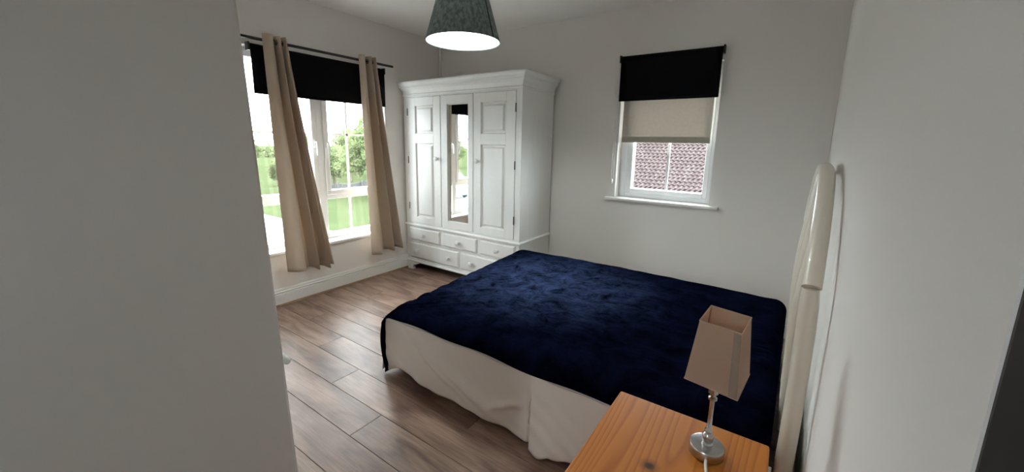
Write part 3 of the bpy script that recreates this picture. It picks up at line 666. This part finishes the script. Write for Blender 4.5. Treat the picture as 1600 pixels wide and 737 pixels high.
obj('bulb_holder', lathe(NB(), [(.021, PZ+PH-.06), (.021, PZ+PH-.02), (.012, PZ+PH+.01), (.004, PZ+PH+.02)], (PX, PY, 0), seg=20), M_cable, pl, True)
obj('bulb', lathe(NB(), [(.014, PZ+PH-.058), (.016, PZ+PH-.075), (.028, PZ+PH-.105), (.030, PZ+PH-.125), (.022, PZ+PH-.148), (.008, PZ+PH-.158), (.001, PZ+PH-.159)], (PX, PY, 0), seg=24), M_bulb, pl, True)
obj('flex', lathe(NB(), [(.0032, PZ+PH+.015), (.0032, H-.02)], (PX, PY, 0), seg=10), M_cable, pl, True)
obj('ceiling_rose', lathe(NB(), [(.012, H-.035), (.045, H-.02), (.05, H-.008), (.05, H)], (PX, PY, 0), seg=28), M_cable, pl, True)
lg = bpy.data.lights.new('bulb_light', 'POINT'); lg.energy = 16.0; lg.color = (.92, 1.0, .97); lg.shadow_soft_size = .035
lo_ = bpy.data.objects.new('bulb_light', lg); C.objects.link(lo_); lo_.location = (PX, PY, PZ+PH-.20); lo_.parent = pl; lo_.matrix_parent_inverse = pl.matrix_basis.inverted()

# ================================================================== outside
G = -2.70
struct(obj('ground_lawn', B(-260, -260, G-.3, 60, 260, G), M_grass))
b_ = NB(); box(b_, -28, -34, G-.02, -.3, 6.4, G+.03); struct(obj('ground_paving', b_, M_pave))
def leafy(bm, cx, cy, cz, rx, ry, rz, n, s):
    rnd = random.random
    for _ in range(n):
        while True:
            p = Vector((rnd()*2-1, rnd()*2-1, rnd()*2-1))
            if .25 < p.length < 1: break
        p *= (.75 + .25*math.sin(p.x*7+p.y*5)*math.sin(p.z*6))
        c = Vector((cx+p.x*rx, cy+p.y*ry, cz+p.z*rz))
        q = Vector((rnd()-.5, rnd()-.5, rnd()-.5)).normalized(); r = q.orthogonal().normalized(); k = s*(.6+.8*rnd())
        vs = [bm.verts.new(c+v) for v in (q*k, r*k*.55, -q*k, -r*k*.55)]; bm.faces.new(vs)
def make_tree(m_, n, s):
    b_ = NB(); leafy(b_, 0, 0, 3.6, 2.2, 2.2, 2.2, n, s); leafy(b_, .9, .5, 2.4, 1.5, 1.5, 1.2, n//3, s); leafy(b_, -.8, -.6, 2.5, 1.6, 1.5, 1.2, n//3, s)
    me = bpy.data.meshes.new('foliage'); b_.to_mesh(me); b_.free(); me.materials.append(m_)
    b_ = NB(); tube(b_, [(0, 0, 0), (.05, .03, 1.2), (0, .05, 2.4), (.1, 0, 4.2)], [.22, .17, .13, .05], 8)
    for a in (.5, 2.4, 4.4): tube(b_, [(0, .03, 1.9), (1.1*math.cos(a), 1.1*math.sin(a), 3.3)], [.09, .03], 6)
    mt = bpy.data.meshes.new('trunk'); b_.to_mesh(mt); b_.free(); mt.materials.append(M_bark); return me, mt
proto = [make_tree(M_leaf, 7000, .10), make_tree(M_leaf2, 7000, .10)]
def tree(x, y, sc_, kind, label, rz, sz=None):
    t = thing('tree', label, 'tree', (x, y, G), 'trees outside the window'); t.rotation_euler.z = rz; t.scale = (sc_, sc_, sz or sc_)
    for nm, me in zip(('foliage', 'trunk'), proto[kind]):
        o = bpy.data.objects.new(nm, me); C.objects.link(o); o.parent = t
        if nm == 'foliage': o['kind'] = 'stuff'
tree(-21, 14.2, 1.02, 0, 'tall pale green tree rising above the lawn, by the right curtain', .4)
tree(-27, 15.0, .68, 0, 'smaller bright green tree left of the tall one', 1.4)
tree(-48, 24.5, .95, 1, 'dark green tree behind the lawn at mid window', 2.1)
tree(-30, 9.3, .42, 1, 'low round green bush beyond the paving at the left window edge', .9)
tree(-60, 22, .85, 1, 'far dark tree on the skyline left of the mullion', 3.0)
tree(-41, -45.5, .95, 0, 'green tree that shows only in the wardrobe mirror', 2.6)
tree(-75, 14, .95, 1, 'far tree on the skyline behind the white gabled house', 4.0)
tree(-33, 13.4, .40, 1, 'low bush at the back of the lawn under the far trees', 5.0)
tree(-33, 20.3, .92, 0, 'broad yellow-green tree filling the middle of the right-hand pane', 5.6)
tree(-38, 24.6, 1.05, 0, 'bright green tree behind the tall one at the right curtain', 3.6)
tree(-40, 20.6, .85, 1, 'dark green tree just right of the window mullion', 1.9)
hg = NB()
for i in range(40): leafy(hg, -95 + 2*math.sin(i*1.7), -20 + i*2.6, G+1.2, 3, 2.2, 1.6 + .9*math.sin(i*2.3), 60, .6)
hg = obj('distant_hedge', hg, M_leaf2); tag(hg, 'long dark hedge line along the horizon beyond the lawn', 'hedge'); hg['kind'] = 'stuff'
# white-gabled house far off
hs = thing('house', 'small white gabled house far off, seen left of the near curtain', 'house', (-48, 14, G))
obj('wall', prism(NB(), [(12.6, G), (15.8, G), (15.8, G+2.3), (14.2, G+3.55), (12.6, G+2.3)], 'X', -54, -47), M_render, hs)
b_ = NB(); prism(b_, [(12.3, G+2.12), (14.2, G+3.62), (14.2, G+3.75), (12.2, G+2.2)], 'X', -54.2, -46.8); prism(b_, [(16.1, G+2.12), (14.2, G+3.62), (14.2, G+3.75), (16.2, G+2.2)], 'X', -54.2, -46.8); obj('roof', b_, M_rooft, hs)
obj('window', B(-47.02, 13.8, G+.9, -46.96, 14.6, G+1.8), M_cargl, hs)
# garden fence at the back of the lawn
fe = thing('garden_fence', 'low grey garden fence and shed line at the back of the lawn', 'fence', (-23, 14, G))
for i in range(16): obj('panel', B(-24.2, 9.6+i*.62, G, -24.15, 9.6+i*.62+.58, G+.75+.15*hsh(i)), M_fence, fe)
for i in range(6): obj('post', B(-24.15, 9.52+i*2, G, -24.05, 9.62+i*2, G+1.0), M_fence, fe)
# two parked cars that the wardrobe mirror shows
def car(x, y, label):
    t = thing('car', label, 'car', (x, y, G+.03), 'parked cars')
    z = G+.03
    pr = [(-2.0, .3), (2.0, .3), (2.05, .6), (1.9, .82), (1.0, .92), (.45, 1.38), (-1.0, 1.42), (-1.75, .95), (-2.05, .85)]
    obj('body', prism(NB(), [(x+a, z+b) for a, b in pr], 'Y', y-.82, y+.82), M_car, t)
    for s in (-1, 1): obj('side_window', prism(NB(), [(x+a, z+b) for a, b in ((.85, .95), (.40, 1.32), (-.95, 1.35), (-1.5, .97))], 'Y', y+s*.82-.01, y+s*.82+.01), M_cargl, t)
    for wx in (-1.3, 1.3):
        for s in (-1, 1): obj('wheel', lathe(NB(), [(.31, y+s*.76-.1), (.31, y+s*.76+.1)], (x+wx, 0, z+.31), 'Y', 18), M_tyre, t)
car(-17.6, -19.2, 'blue car parked on the paving, nearer one in the wardrobe mirror')
car(-20.8, -23.2, 'blue car parked behind the other one in the wardrobe mirror')
# neighbour's tiled roof seen through the small window
nh = thing('house', 'neighbouring house with red-brown tiled roof outside the small window', 'house', (-2, 18, G))
obj('wall', B(-9, 16.4, G, 6, 24, -1.75), M_brick, nh)
ang = math.radians(38); ey, ez = 16.0, -1.75
SL = 5.6
b_ = NB(); prism(b_, [(ey, ez-.06), (ey+SL*math.cos(ang), ez+SL*math.sin(ang)-.06), (ey+2*SL*math.cos(ang), ez-.06)], 'X', -9.3, 6.3); obj('roof_deck', b_, M_felt_r, nh)
b_ = NB(); tw, gauge = .235, .27
def tile(bm, x, s, w):
    n = 4; Lq = gauge*1.18
    top = []; bot = []
    for k in range(n+1):
        a = k/n; hgt = .055*math.sin(PI*a*1.35) if a < .74 else -.02
        top.append((x + w*a, hgt))
    def W_(xx, along, up): return (xx, ey + along*math.cos(ang) - up*math.sin(ang), ez + along*math.sin(ang) + up*math.cos(ang))
    F = [bm.verts.new(W_(xx, s, h_+.075)) for xx, h_ in top]; K = [bm.verts.new(W_(xx, s+Lq, h_+.008)) for xx, h_ in top]; D = [bm.verts.new(W_(xx, s, .0)) for xx, h_ in top]
    for k in range(n): bm.faces.new((F[k], F[k+1], K[k+1], K[k])); bm.faces.new((D[k], D[k+1], F[k+1], F[k]))
r_ = 0; s = 0.0
while s < SL-.2:
    x = -9.2 + tw*.12*(r_ % 3)
    while x < 6.1: tile(b_, x, s, tw*.98); x += tw
    s += gauge; r_ += 1
o = obj('roof_tiles', b_, M_rooft, nh); o['kind'] = 'stuff'
